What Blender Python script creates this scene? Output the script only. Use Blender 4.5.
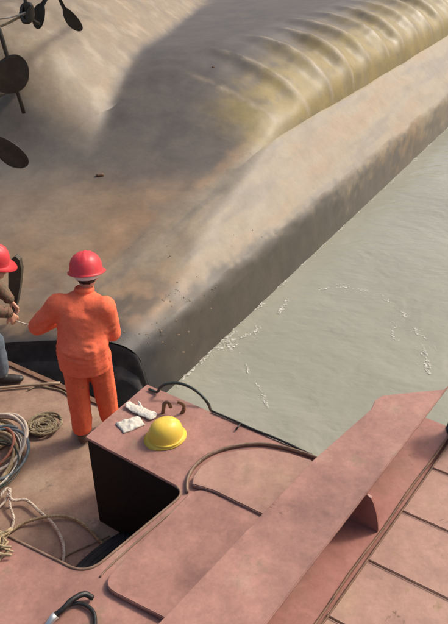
import bpy, bmesh, math, random
from mathutils import Vector, Matrix, noise

for o in list(bpy.data.objects):
    bpy.data.objects.remove(o)
S = bpy.context.scene
C = S.collection
random.seed(7)

# ------------------------------------------------------------------ camera
CAM_H, PITCH, FPX = 4.0, math.radians(33), 669.0
cam = bpy.data.cameras.new('camera')
cam.sensor_fit = 'VERTICAL'
cam.sensor_height = 24.0
cam.lens = FPX / 624 * 24.0
cam.clip_start = 0.05
cam.clip_end = 3000
cam_o = bpy.data.objects.new('camera', cam)
C.objects.link(cam_o)
cam_o.location = (0, 0, CAM_H)
cam_o.rotation_euler = (math.radians(90) - PITCH, 0, 0)
S.camera = cam_o

# ------------------------------------------------------------------ light
SUN_EL = math.radians(44)
SUN_H = Vector((0.86, 0.48)).normalized()
w = bpy.data.worlds.new('World')
S.world = w
w.use_nodes = True
wn = w.node_tree
sky = wn.nodes.new('ShaderNodeTexSky')
sky.sky_type = 'NISHITA'
sky.sun_disc = False
sky.sun_elevation = SUN_EL
sky.sun_rotation = math.atan2(SUN_H.x, SUN_H.y)
sky.air_density = 1.0
sky.dust_density = 6.0
sky.ozone_density = 0.6
wn.links.new(sky.outputs[0], wn.nodes['Background'].inputs[0])
wn.nodes['Background'].inputs[1].default_value = 0.15
sun = bpy.data.lights.new('sun', 'SUN')
sun.energy = 2.5
sun.angle = math.radians(8)
sun.color = (1.0, 0.91, 0.79)
sun_o = bpy.data.objects.new('sun', sun)
C.objects.link(sun_o)
sd = Vector((SUN_H.x * math.cos(SUN_EL), SUN_H.y * math.cos(SUN_EL), math.sin(SUN_EL)))
sun_o.rotation_euler = sd.to_track_quat('Z', 'Y').to_euler()
sun_o.location = (20, 5, 20)
S.view_settings.view_transform = 'Standard'
S.view_settings.look = 'None'
S.view_settings.gamma = 1.0
S.view_settings.exposure = 0.15


# ------------------------------------------------------------------ helpers
def _ray(px, py):
    a, b = (px - 224) / FPX, -(py - 312) / FPX
    c, s = math.cos(PITCH), math.sin(PITCH)
    return Vector((a, c + b * s, -s + b * c))


def at(px, py, z):
    """survey point of the photograph lying at height z"""
    d = _ray(px, py)
    return Vector((0, 0, CAM_H)) + d * ((z - CAM_H) / d.z)


def aty(px, py, y):
    """survey point of the photograph lying at distance y"""
    d = _ray(px, py)
    return Vector((0, 0, CAM_H)) + d * (y / d.y)


def sm(a, b, x):
    t = max(0.0, min(1.0, (x - a) / (b - a)))
    return t * t * (3 - 2 * t)


def lerp(a, b, t):
    return a + (b - a) * t


def interp(tab, x):
    if x <= tab[0][0]:
        return tab[0][1]
    for (x0, y0), (x1, y1) in zip(tab, tab[1:]):
        if x <= x1:
            return lerp(y0, y1, (x - x0) / (x1 - x0))
    return tab[-1][1]


def fbm(p, s, o=3):
    return noise.fractal(Vector(p) * s, 0.8, 2.1, o)


def tag(o, label=None, cat=None, group=None, kind=None):
    if label: o['label'] = label
    if cat: o['category'] = cat
    if group: o['group'] = group
    if kind: o['kind'] = kind
    return o


def empty(name, loc, rz=0):
    o = bpy.data.objects.new(name, None)
    C.objects.link(o)
    o.location = loc
    o.rotation_euler = (0, 0, rz)
    o.empty_display_size = 0.1
    return o


def link(name, me, m, parent=None, origin=None, smooth=False):
    """mesh is in world coordinates; origin is subtracted (the parent Empty has no rotation)"""
    if origin is not None:
        me.transform(Matrix.Translation(-Vector(origin)))
    if m is not None and not me.materials:
        me.materials.append(m)
    if smooth:
        me.polygons.foreach_set('use_smooth', [True] * len(me.polygons))
    o = bpy.data.objects.new(name, me)
    C.objects.link(o)
    if parent is not None:
        o.parent = parent
    elif origin is not None:
        o.location = origin
    me.update()
    return o


def bm_link(name, bm, m, parent=None, origin=None, smooth=False):
    bmesh.ops.recalc_face_normals(bm, faces=bm.faces)
    me = bpy.data.meshes.new(name)
    bm.to_mesh(me)
    bm.free()
    return link(name, me, m, parent, origin, smooth)


def round_poly(pts, radii, n=7):
    out = []
    k = len(pts)
    for i, p in enumerate(pts):
        r = radii[i] if isinstance(radii, (list, tuple)) else radii
        p = Vector(p)
        if r <= 0:
            out.append(p)
            continue
        a = (Vector(pts[i - 1]) - p)
        b = (Vector(pts[(i + 1) % k]) - p)
        r1 = min(r, a.length * .48, b.length * .48)
        A, B = p + a.normalized() * r1, p + b.normalized() * r1
        for j in range(n + 1):
            t = j / n
            out.append(A * (1 - t) ** 2 + p * 2 * t * (1 - t) + B * t * t)
    return out


def slab(pts, thick, bevel=0.0):
    """polygon (counter-clockwise or not) extruded downwards by thick"""
    bm = bmesh.new()
    f = bm.faces.new([bm.verts.new(p) for p in pts])
    if f.normal.z < 0 or (f.normal_update() or f.normal.z < 0):
        f.normal_flip()
    r = bmesh.ops.extrude_face_region(bm, geom=[f])
    for v in r['geom']:
        if isinstance(v, bmesh.types.BMVert):
            v.co.z -= thick
    bmesh.ops.recalc_face_normals(bm, faces=bm.faces)
    if bevel:
        ed = [e for e in bm.edges if len(e.link_faces) == 2 and e.calc_face_angle(0) > 0.9]
        bmesh.ops.bevel(bm, geom=ed, offset=bevel, segments=2, affect='EDGES', clamp_overlap=True)
    return bm


def wall_strip(a, b, z0, z1, th, side=1):
    """vertical plate from a to b (xy), thickness th to the side"""
    a, b = Vector(a), Vector(b)
    d = (b - a).to_2d().normalized()
    n = Vector((-d.y, d.x, 0)) * th * side
    bm = bmesh.new()
    v = [bm.verts.new((p.x, p.y, z)) for z in (z0, z1) for p in (a, b, b + n, a + n)]
    for q in ((0, 1, 2, 3), (4, 5, 6, 7), (0, 1, 5, 4), (1, 2, 6, 5), (2, 3, 7, 6), (3, 0, 4, 7)):
        bm.faces.new([v[i] for i in q])
    return bm


def catmull(pts, n=8):
    pts = [Vector(p) for p in pts]
    P = [pts[0] * 2 - pts[1]] + pts + [pts[-1] * 2 - pts[-2]]
    out = []
    for i in range(1, len(P) - 2):
        for j in range(n):
            t = j / n
            a, b, c, d = P[i - 1], P[i], P[i + 1], P[i + 2]
            out.append(0.5 * ((2 * b) + (c - a) * t + (2 * a - 5 * b + 4 * c - d) * t * t + (3 * b - a - 3 * c + d) * t ** 3))
    out.append(pts[-1])
    return out


def tube(bm, path, r, sides=7, cap=True, flat=1.0):
    rings = []
    up = Vector((0, 0, 1))
    n = len(path)
    for i, p in enumerate(path):
        d = (path[min(i + 1, n - 1)] - path[max(i - 1, 0)])
        if d.length < 1e-7:
            d = Vector((1, 0, 0))
        d.normalize()
        x = d.cross(up)
        if x.length < 0.05:
            x = d.cross(Vector((1, 0, 0)))
        x.normalize()
        y = x.cross(d)
        rr = r(i / (n - 1)) if callable(r) else r
        rings.append([bm.verts.new(p + x * math.cos(2 * math.pi * k / sides) * rr + y * math.sin(2 * math.pi * k / sides) * rr * flat) for k in range(sides)])
    for A, B in zip(rings, rings[1:]):
        for k in range(sides):
            bm.faces.new((A[k], A[(k + 1) % sides], B[(k + 1) % sides], B[k]))
    if cap:
        bm.faces.new(rings[0][::-1])
        bm.faces.new(rings[-1])


def twisted(bm, path, r, turns_per_m=14, strands=3, sides=5):
    """laid rope: strands wound round the path"""
    # resample
    L = [0]
    for a, b in zip(path, path[1:]):
        L.append(L[-1] + (b - a).length)
    step = 1.0 / turns_per_m / 6
    m = max(4, int(L[-1] / step))
    pts = []
    j = 0
    for i in range(m + 1):
        s = L[-1] * i / m
        while j < len(L) - 2 and L[j + 1] < s:
            j += 1
        t = (s - L[j]) / max(1e-9, L[j + 1] - L[j])
        pts.append(path[j].lerp(path[j + 1], t))
    up = Vector((0, 0, 1))
    for k in range(strands):
        q = []
        for i, p in enumerate(pts):
            d = (pts[min(i + 1, m)] - pts[max(i - 1, 0)]).normalized()
            x = d.cross(up)
            if x.length < .05: x = d.cross(Vector((1, 0, 0)))
            x.normalize(); y = x.cross(d)
            a = 2 * math.pi * (L[-1] * i / m * turns_per_m + k / strands)
            q.append(p + (x * math.cos(a) + y * math.sin(a)) * r * .52)
        tube(bm, q, r * .56, sides)


# ------------------------------------------------------------------ materials
def mat(name, cols, scale=3.0, rough=0.7, bump=0.2, bump_scale=40.0, detail=8, metallic=0.0, spec=0.4,
        stretch=(1, 1, 1), spots=None, spot_scale=30.0, spot_size=.62, bump_dist=0.01, attr=None, rough_var=.12, fine=None, chips=None):
    m = bpy.data.materials.new(name)
    m.use_nodes = True
    nt = m.node_tree
    N, Lk = nt.nodes, nt.links
    b = N['Principled BSDF']
    tc = N.new('ShaderNodeTexCoord')
    mp = N.new('ShaderNodeMapping')
    mp.inputs['Scale'].default_value = stretch
    Lk.new(tc.outputs['Object'], mp.inputs[0])
    nz = N.new('ShaderNodeTexNoise')
    nz.inputs['Scale'].default_value = scale
    nz.inputs['Detail'].default_value = detail
    nz.inputs['Roughness'].default_value = 0.62
    Lk.new(mp.outputs[0], nz.inputs['Vector'])
    cr = N.new('ShaderNodeValToRGB')
    e = cr.color_ramp.elements
    k = len(cols)
    while len(e) < k:
        e.new(0.5)
    for i, c in enumerate(cols):
        e[i].position = 0.28 + 0.44 * (i / max(1, k - 1))
        e[i].color = (*c, 1)
    Lk.new(nz.outputs['Fac'], cr.inputs['Fac'])
    col = cr.outputs['Color']
    if attr:
        at_ = N.new('ShaderNodeVertexColor')
        at_.layer_name = attr
        mx = N.new('ShaderNodeMix')
        mx.data_type = 'RGBA'
        mx.blend_type = 'MULTIPLY'
        mx.inputs[0].default_value = 1.0
        Lk.new(at_.outputs['Color'], mx.inputs[6])
        Lk.new(col, mx.inputs[7])
        col = mx.outputs[2]
    if fine:
        for fs, lo, hi in fine:
            nf_ = N.new('ShaderNodeTexNoise')
            nf_.inputs['Scale'].default_value = fs
            nf_.inputs['Detail'].default_value = 9
            nf_.inputs['Roughness'].default_value = .68
            nf_.inputs['Distortion'].default_value = .5
            Lk.new(tc.outputs['Object'], nf_.inputs['Vector'])
            rf = N.new('ShaderNodeMapRange')
            rf.inputs[1].default_value = .32
            rf.inputs[2].default_value = .68
            rf.inputs[3].default_value = lo
            rf.inputs[4].default_value = hi
            Lk.new(nf_.outputs['Fac'], rf.inputs[0])
            mf = N.new('ShaderNodeMix')
            mf.data_type = 'RGBA'
            mf.blend_type = 'MULTIPLY'
            mf.inputs[0].default_value = 1.0
            Lk.new(col, mf.inputs[6])
            Lk.new(rf.outputs[0], mf.inputs[7])
            col = mf.outputs[2]
    if chips:
        cc_, cs_, ct_ = chips
        nc = N.new('ShaderNodeTexNoise')
        nc.inputs['Scale'].default_value = cs_
        nc.inputs['Detail'].default_value = 9
        nc.inputs['Roughness'].default_value = .72
        nc.inputs['Distortion'].default_value = .8
        Lk.new(tc.outputs['Object'], nc.inputs['Vector'])
        rc = N.new('ShaderNodeMapRange')
        rc.inputs[1].default_value = ct_
        rc.inputs[2].default_value = ct_ + .03
        rc.inputs[4].default_value = .85
        Lk.new(nc.outputs['Fac'], rc.inputs[0])
        mc = N.new('ShaderNodeMix')
        mc.data_type = 'RGBA'
        Lk.new(rc.outputs[0], mc.inputs[0])
        Lk.new(col, mc.inputs[6])
        mc.inputs[7].default_value = (*cc_, 1)
        col = mc.outputs[2]
    if spots:
        n2 = N.new('ShaderNodeTexNoise')
        n2.inputs['Scale'].default_value = spot_scale
        n2.inputs['Detail'].default_value = 5
        n2.inputs['Roughness'].default_value = .7
        Lk.new(tc.outputs['Object'], n2.inputs['Vector'])
        r2 = N.new('ShaderNodeValToRGB')
        r2.color_ramp.elements[0].position = spot_size
        r2.color_ramp.elements[0].color = (0, 0, 0, 1)
        r2.color_ramp.elements[1].position = spot_size + .1
        r2.color_ramp.elements[1].color = (1, 1, 1, 1)
        Lk.new(n2.outputs['Fac'], r2.inputs['Fac'])
        m2 = N.new('ShaderNodeMix')
        m2.data_type = 'RGBA'
        Lk.new(r2.outputs['Color'], m2.inputs[0])
        Lk.new(col, m2.inputs[6])
        m2.inputs[7].default_value = (*spots, 1)
        col = m2.outputs[2]
    Lk.new(col, b.inputs['Base Color'])
    mr = N.new('ShaderNodeMapRange')
    mr.inputs[3].default_value = rough - rough_var
    mr.inputs[4].default_value = min(1, rough + rough_var)
    Lk.new(nz.outputs['Fac'], mr.inputs[0])
    Lk.new(mr.outputs[0], b.inputs['Roughness'])
    b.inputs['Metallic'].default_value = metallic
    b.inputs['Specular IOR Level'].default_value = spec
    if bump:
        n3 = N.new('ShaderNodeTexNoise')
        n3.inputs['Scale'].default_value = bump_scale
        n3.inputs['Detail'].default_value = 6
        Lk.new(mp.outputs[0], n3.inputs['Vector'])
        bp = N.new('ShaderNodeBump')
        bp.inputs['Strength'].default_value = bump
        bp.inputs['Distance'].default_value = bump_dist
        Lk.new(n3.outputs['Fac'], bp.inputs['Height'])
        Lk.new(bp.outputs[0], b.inputs['Normal'])
    return m


M = {}
M['oxide'] = mat('red_oxide_paint', [(.19, .092, .074), (.285, .142, .113), (.355, .180, .143), (.355, .225, .168)], 2.2, .6, .35, 7, spots=(.24, .15, .105), spot_scale=4.2, spot_size=.60, bump_dist=.012, detail=12, rough_var=.22, fine=[(1.1, .86, 1.1), (7, .82, 1.12), (40, .88, 1.10)], chips=((.13, .062, .036), 5.0, .675))
M['oxide_deck'] = mat('dusty_oxide_deck', [(.18, .110, .082), (.29, .185, .132), (.36, .26, .18)], 2.4, .75, .3, 14, spots=(.15, .105, .08), spot_scale=5, spot_size=.60, fine=[(8, .84, 1.12), (45, .88, 1.1)], chips=((.11, .065, .042), 6.0, .66))
M['oxide_side'] = mat('red_oxide_paint_fresh', [(.26, .102, .082), (.32, .135, .107), (.30, .15, .115)], 2.0, .5, .2, 10, spots=(.22, .10, .07), spot_scale=9, spot_size=.61, fine=[(9, .84, 1.12), (40, .9, 1.08)], chips=((.11, .05, .032), 6.0, .665))
M['oxide_lap'] = mat('red_oxide_lap_plate', [(.25, .132, .102), (.345, .195, .148), (.34, .215, .145)], 3.2, .62, .25, 12, spots=(.25, .155, .085), spot_scale=7, spot_size=.6, fine=[(8, .84, 1.12), (40, .9, 1.08)], chips=((.14, .07, .04), 5.5, .665))
M['rim'] = mat('worn_rim_steel', [(.10, .06, .04), (.20, .125, .085), (.30, .20, .15)], 9, .6, .3, 40)
M['seam'] = mat('rust_seam', [(.07, .04, .03), (.16, .085, .05), (.22, .12, .08)], 12, .7, .3, 40)
M['opening_shade'] = mat('opening_shade_black', [(.006, .006, .006), (.012, .011, .010)], 4, .7, .2, 30, spec=.2)  # near-black colour stands in for the shade inside the deck opening
M['hull'] = mat('weathered_hull', [(.74, .72, .70), (.97, .95, .92), (1.16, 1.12, 1.04)], 1.6, .54, .10, 10, attr='tone', detail=12, bump_dist=.02, rough_var=.2, fine=[(3.5, .88, 1.10), (16, .92, 1.07), (60, .93, 1.06)], spots=(.10, .075, .055), spot_scale=7, spot_size=.68)
M['bronze'] = mat('dark_propeller_bronze', [(.026, .022, .016), (.07, .055, .038)], 6, .5, .4, 30, spots=(.12, .085, .05), spot_scale=9, spot_size=.62)
M['endplate'] = mat('wet_black_steel', [(.012, .013, .015), (.03, .03, .032), (.06, .056, .05)], 5, .72, .4, 14)
M['orange'] = mat('orange_workwear', [(.78, .135, .065), (.84, .165, .08), (.84, .20, .10)], 5, .8, .2, 60, spec=.2, fine=[(9, .9, 1.06), (60, .88, 1.08)], spots=(.52, .11, .05), spot_scale=8, spot_size=.66)
M['orange2'] = mat('orange_trousers', [(.70, .125, .058), (.78, .155, .07), (.78, .18, .08)], 6, .8, .2, 60, spec=.2, fine=[(9, .88, 1.06), (60, .88, 1.08)], spots=(.38, .10, .05), spot_scale=8, spot_size=.62)
M['vest'] = mat('orange_vest', [(.62, .09, .03), (.72, .13, .05)], 6, .8, .3, 60, spec=.2)
M['camo'] = mat('mottled_jacket', [(.05, .045, .03), (.20, .11, .075), (.11, .09, .06), (.28, .19, .13)], 16, .85, .3, 60, spec=.2, detail=3)
M['jeans'] = mat('grey_blue_denim', [(.075, .095, .12), (.14, .17, .20)], 9, .85, .3, 80, spec=.2)
M['skin'] = mat('skin', [(.50, .26, .17), (.58, .32, .22)], 7, .5, .1, 60)
M['hair'] = mat('black_hair', [(.01, .009, .008), (.025, .02, .018)], 30, .6, .6, 90)
M['boot'] = mat('worn_boots', [(.05, .03, .022), (.12, .07, .05)], 10, .6, .3, 50)
M['boot_black'] = mat('black_boots', [(.015, .015, .014), (.05, .045, .04)], 10, .5, .3, 50)
M['red_helmet'] = mat('red_helmet_plastic', [(.52, .03, .04), (.64, .05, .06)], 6, .42, .08, 30, spots=(.40, .10, .08), spot_scale=24, spot_size=.62, rough_var=.1)
M['yellow_helmet'] = mat('yellow_helmet_plastic', [(.68, .46, .05), (.74, .54, .09)], 6, .36, .05, 30, spots=(.42, .31, .10), spot_scale=16, spot_size=.66, rough_var=.08)
M['white'] = mat('off_white_cotton', [(.50, .46, .38), (.64, .61, .54)], 12, .85, .4, 70, spots=(.38, .32, .22), spot_scale=22, spot_size=.62)
M['strap'] = mat('white_headband', [(.6, .58, .55), (.72, .70, .66)], 20, .6, .1, 40)
M['black'] = mat('black_rubber', [(.008, .008, .008), (.028, .027, .025)], 10, .45, .2, 50)
M['rope'] = mat('straw_rope', [(.16, .115, .06), (.34, .26, .15), (.46, .37, .24)], 28, .85, .5, 160)
M['rope_dark'] = mat('dirty_rope', [(.09, .07, .04), (.21, .165, .10), (.32, .26, .165)], 22, .85, .5, 160)
M['rope_pale'] = mat('pale_hose', [(.28, .22, .16), (.48, .40, .32), (.62, .55, .46)], 18, .7, .3, 100)
M['rope_blue'] = mat('blue_grey_hose', [(.06, .08, .09), (.17, .20, .21)], 14, .55, .3, 80)
M['rope_red'] = mat('red_hose', [(.28, .09, .05), (.42, .17, .10)], 14, .55, .3, 80)
M['wood'] = mat('weathered_pole', [(.20, .14, .09), (.42, .32, .22)], 5, .8, .4, 60, stretch=(1, 8, 8))
M['green_hose'] = mat('dark_green_hose', [(.012, .018, .014), (.04, .052, .042)], 12, .4, .2, 60)
M['foam'] = mat('foam', [(.60, .58, .52), (.78, .76, .71)], 20, .8, .4, 60)
M['mud'] = mat('dried_mud', [(.12, .09, .06), (.20, .15, .10), (.26, .20, .13)], 18, .9, .6, 60)
_ft = M['foam'].node_tree
_fz = _ft.nodes.new('ShaderNodeTexNoise')
_fz.inputs['Scale'].default_value = 34
_fz.inputs['Detail'].default_value = 6
_fz.inputs['Roughness'].default_value = .7
_fm = _ft.nodes.new('ShaderNodeMapRange')
_fm.inputs[1].default_value = .42
_fm.inputs[2].default_value = .58
_fm.inputs[4].default_value = .75
_ft.links.new(_ft.nodes['Texture Coordinate'].outputs['Object'], _fz.inputs['Vector'])
_ft.links.new(_fz.outputs['Fac'], _fm.inputs[0])
_ft.links.new(_fm.outputs[0], _ft.nodes['Principled BSDF'].inputs['Alpha'])
M['metal'] = mat('bright_fitting', [(.55, .55, .53), (.7, .7, .68)], 20, .35, .1, 40, metallic=.8)


def water_material():
    m = bpy.data.materials.new('muddy_river_water')
    m.use_nodes = True
    nt = m.node_tree; N, Lk = nt.nodes, nt.links
    b = N['Principled BSDF']
    tc = N.new('ShaderNodeTexCoord')
    n1 = N.new('ShaderNodeTexNoise'); n1.inputs['Scale'].default_value = .35; n1.inputs['Detail'].default_value = 5
    Lk.new(tc.outputs['Object'], n1.inputs['Vector'])
    cr = N.new('ShaderNodeValToRGB')
    cr.color_ramp.elements[0].position = .3; cr.color_ramp.elements[0].color = (.23, .232, .182, 1)
    cr.color_ramp.elements[1].position = .7; cr.color_ramp.elements[1].color = (.285, .285, .23, 1)
    Lk.new(n1.outputs['Fac'], cr.inputs['Fac'])
    Lk.new(cr.outputs['Color'], b.inputs['Base Color'])
    b.inputs['Roughness'].default_value = .07
    b.inputs['IOR'].default_value = 1.33
    mp = N.new('ShaderNodeMapping'); mp.inputs['Rotation'].default_value = (0, 0, math.radians(35)); mp.inputs['Scale'].default_value = (1, 1.7, 1)
    Lk.new(tc.outputs['Object'], mp.inputs[0])
    n2 = N.new('ShaderNodeTexNoise'); n2.inputs['Scale'].default_value = .9; n2.inputs['Detail'].default_value = 3; n2.inputs['Distortion'].default_value = .6
    Lk.new(mp.outputs[0], n2.inputs['Vector'])
    n4 = N.new('ShaderNodeTexNoise'); n4.inputs['Scale'].default_value = 5; n4.inputs['Detail'].default_value = 3; n4.inputs['Distortion'].default_value = .4
    Lk.new(mp.outputs[0], n4.inputs['Vector'])
    b1 = N.new('ShaderNodeBump'); b1.inputs['Strength'].default_value = .45; b1.inputs['Distance'].default_value = .10
    Lk.new(n2.outputs['Fac'], b1.inputs['Height'])
    b2 = N.new('ShaderNodeBump'); b2.inputs['Strength'].default_value = .5; b2.inputs['Distance'].default_value = .02
    Lk.new(n4.outputs['Fac'], b2.inputs['Height'])
    Lk.new(b1.outputs[0], b2.inputs['Normal'])
    Lk.new(b2.outputs[0], b.inputs['Normal'])
    return m


M['water'] = water_material()

# ------------------------------------------------------------------ water
WZ = -0.7


def water():
    bm = bmesh.new()
    # a finer patch near the barge inside a sheet that runs to the horizon
    X = [-900, -200, -60, -20] + [-9 + i * .25 for i in range(0, 121)] + [30, 80, 250, 900]
    Y = [-300, -60, -10] + [1 + i * .25 for i in range(0, 121)] + [40, 80, 250, 1500]
    vs = []
    for y in Y:
        row = []
        for x in X:
            z = WZ
            if -9 <= x <= 21 and 1 <= y <= 31:
                z += .003 * fbm((x, y * 1.6, 0), .7) + .003 * math.sin(x * 1.9 - y * 1.2 + 2 * fbm((x, y, 3), .3))
            row.append(bm.verts.new((x, y, z)))
        vs.append(row)
    for a, b in zip(vs, vs[1:]):
        for i in range(len(X) - 1):
            bm.faces.new((a[i], a[i + 1], b[i + 1], b[i]))
    o = bm_link('water', bm, M['water'], smooth=True)
    tag(o, 'muddy grey green river water beside the upturned hull', 'water', kind='structure')


water()

# ------------------------------------------------------------------ upturned hull
HA = math.radians(58.5)
HC, HS = math.cos(HA), math.sin(HA)


def h2w(u, v, z):
    return Vector((HC * u - HS * v, HS * u + HC * v, z))


V_W, V_E1, V_E2 = 3.42, 3.58, 4.48
END_Y = 5.46
PROFILE = [(4.48, .70), (4.52, .90), (4.60, 1.10), (4.74, 1.27), (4.92, 1.41), (5.15, 1.52), (5.45, 1.61), (5.9, 1.67), (6.4, 1.66), (7.2, 1.55), (8.2, 1.42), (9.5, 1.35), (40, 1.3)]
FRAME = 0.95


def hull_z(u, v):
    p = h2w(u, v, 0)
    X, Y = p.x, p.y
    ramp = .08 + .66 * sm(5.2, 10.2, Y) + .05 * fbm((X, Y, 0), .5)
    bevel = -.06 + (v - V_E1) / (V_E2 - V_E1) * .78
    if v <= V_E2:
        # chine plating: the ramp and the bevel meet in a soft fold
        k = .10
        d = bevel - ramp
        low = ramp + .5 * (d - math.sqrt(d * d + k * k)) + .03
        z = min(bevel, low) if d > -.3 else bevel
    else:
        low = ramp + .02
        d = .72 + .35 * (v - V_E2) - ramp
        k = .1
        low = ramp + .5 * (d - math.sqrt(d * d + k * k)) + .03
        up = interp(PROFILE, v)
        wgt = sm(8.4, 12.6, Y + .1 * (v - 5.2))
        z = lerp(low, up, wgt)
        # stern boss that carries the shafts
        b1 = math.sin(.5 * math.pi * max(0, min(1, (-1.70 - (X - .15 * (Y - 10))) / 1.9)))
        b2 = sm(8.7, 10.4, Y)
        z += 1.05 * b1 * b2 * (1 - .25 * sm(12, 22, Y)) + b1 * b2 * .03 * fbm((X, Y, 3), 3.0, 4)
    z += .010 * fbm((u * 1.2, v * 2, 2), 1.3)
    return z


def hull_dent(u, v):
    """how far the plating is sunk between the frames, along the normal of the bilge"""
    if v <= V_E2:
        return 0.0, 0.0
    if u < 8.2:
        return 0.0, 0.0
    fr = (u - 8.1) / FRAME
    ph = fr - math.floor(fr)
    d = 1.5 * ph * (1 - sm(.55, 1.0, ph))
    k = math.floor(fr)
    amp = (.125 + .04 * math.sin(k * 2.3)) * sm(4.48, 4.80, v) * (1 - sm(5.35, 6.6 + .3 * math.sin(k * 1.7), v)) * sm(8.8, 10.6, u)
    slope = (interp(PROFILE, v + .05) - interp(PROFILE, v - .05)) / .1
    l = math.hypot(slope, 1)
    return slope / l * amp * d, -1 / l * amp * d


def hull_tone(u, v, z):
    p = h2w(u, v, 0)
    X, Y = p.x, p.y
    n = fbm((X, Y, 1), .9, 4)
    nf = fbm((X, Y, 5 + 1.5 * z), 3.2, 4)
    streak = fbm((u * .35, v * 3.5, 9), 1.0, 4)
    tan = Vector((.205, .150, .098))
    ochre = Vector((.245, .160, .095))
    pale = Vector((.235, .198, .143))
    grey = Vector((.092, .080, .070))
    bluegrey = Vector((.135, .128, .118))
    wet = Vector((.072, .064, .054))
    olive = Vector((.215, .165, .05))
    c = tan.lerp(ochre, .35 + .65 * sm(-.2, .4, n))
    c = c.lerp(bluegrey, .35 * sm(.15, .55, fbm((X * .6, Y * 1.2, 11), 1.0, 4)))
    # rusty, spotted near edge
    c = c.lerp(Vector((.20, .13, .085)), sm(.15, .45, nf) * (1 - sm(6.2, 7.6, Y)) * .8)
    c = c.lerp(Vector((.085, .072, .058)), sm(.05, .4, fbm((X * 1.3, Y, 21), 2.6, 5)) * (1 - sm(6.2, 8.2, Y)) * (1 - sm(4.3, 5.4, v)) * .8)
    # grey flat of bottom and tunnel
    g = sm(7.7, 9.0, Y + .35 * n) * sm(4.55, 4.75, v + .12 * nf)
    c = c.lerp(grey, g)
    c = c.lerp(bluegrey, .45 * (1 - sm(-2.6, -1.2, X)) * sm(6.6, 7.6, Y) * (1 - sm(8.6, 9.6, Y)))
    # chine: pale sandy bands along the length
    if v < 4.9:
        ch = 1 - sm(4.45, 4.85, v)
        st2 = fbm((u * .9, v * 7, 19), 1.0, 5)
        cc = pale.lerp(ochre, .6 * sm(-.1, .6, streak)).lerp(bluegrey, .6 * sm(0, .7, -streak + .5 * st2)).lerp(pale * .8, .5 * sm(0, .5, st2))
        c = c.lerp(cc, ch * sm(5.9, 7.2, Y + .6 * n))
    # algae on the bilge
    al = sm(4.42, 4.50, v) * (1 - sm(4.85, 5.75 + .08 * max(0, u - 10), v + .22 * nf)) * sm(7.9, 8.8, u)
    c = c.lerp(olive.lerp(grey, .35 * sm(.0, .5, nf)), al * .9)
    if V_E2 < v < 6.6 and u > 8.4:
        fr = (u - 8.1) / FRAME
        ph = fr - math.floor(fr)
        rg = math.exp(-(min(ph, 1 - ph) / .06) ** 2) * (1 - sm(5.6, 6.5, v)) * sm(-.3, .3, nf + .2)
        c = c.lerp(Vector((.30, .25, .18)), rg * .8)  # wet gleam along the frame crests, painted in as a paler colour
    # boss: pale and flaking
    b = (1 - sm(-1.84, -1.70, X - .15 * (Y - 10) + .05 * nf)) * sm(9.35, 10.0, Y + .15 * n)
    c = c.lerp(Vector((.215, .168, .112)).lerp(Vector((.30, .25, .185)), sm(.1, .5, fbm((X, Y * .7, 15), 4.0, 4)) * .7), b * .92)
    # wet band along the water with a ragged upper edge
    lim = V_E1 + .12 - .14 * sm(6.0, 12, u) + .08 * nf + .06 * n + .05 * fbm((X, Y, 8 + z), 9.0, 3)
    wt = (1 - sm(lim - .07, lim + .05, v)) * (1 - .25 * sm(9, 15, u))
    c = c.lerp(wet.lerp(bluegrey, sm(6.5, 11, u) * .6 + .2 * max(0, n)), wt * .95)
    # black oily near edge
    c = c.lerp(Vector((.03, .03, .032)), (1 - sm(END_Y + .02, END_Y + .30 + .35 * (1 - sm(3.6, 4.3, v)), Y + .16 * nf)) * .95)
    return c


hull = empty('capsized_hull', h2w(8, 5, WZ))
tag(hull, 'upturned rusty ship hull with propellers lying in the river', 'ship hull')
HO = hull.location.copy()


def hull_patch(name, us, vs, zfun=hull_z, vmap=None, umap=None, vz=None):
    nu, nv = len(us), len(vs)
    co, cols = [], []
    for t in us:
        for v in vs:
            u = umap(t, v) if umap else t
            if vz:
                v, z = vz(u, v)
            else:
                z = zfun(u, v)
            dv, dz = hull_dent(u, v)
            co.append(h2w(u, v + dv, z + dz))
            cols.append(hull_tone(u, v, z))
    faces = [(i * nv + j, (i + 1) * nv + j, (i + 1) * nv + j + 1, i * nv + j + 1) for i in range(nu - 1) for j in range(nv - 1)]
    me = bpy.data.meshes.new(name)
    me.from_pydata([tuple(c) for c in co], [], faces)
    ca = me.color_attributes.new('tone', 'FLOAT_COLOR', 'POINT')
    for i, c in enumerate(cols):
        ca.data[i].color = (c.x, c.y, c.z, 1)
    return link(name, me, M['hull'], hull, HO, smooth=True)


def frange(a, b, d):
    n = max(1, int(round((b - a) / d)))
    return [a + (b - a) * i / n for i in range(n + 1)]


def u_end(v):
    return (END_Y - HC * v) / HS + .07 * fbm((v, 3, 0), 1.3, 3)


FAR = 34.0
tt = [0] + [k for k in frange(.05, 9.0, .075)] + frange(9.1, 14, .12)[1:] + frange(14, 28, .5)[1:]


def um(t, v):
    return u_end(v) + t


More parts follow.
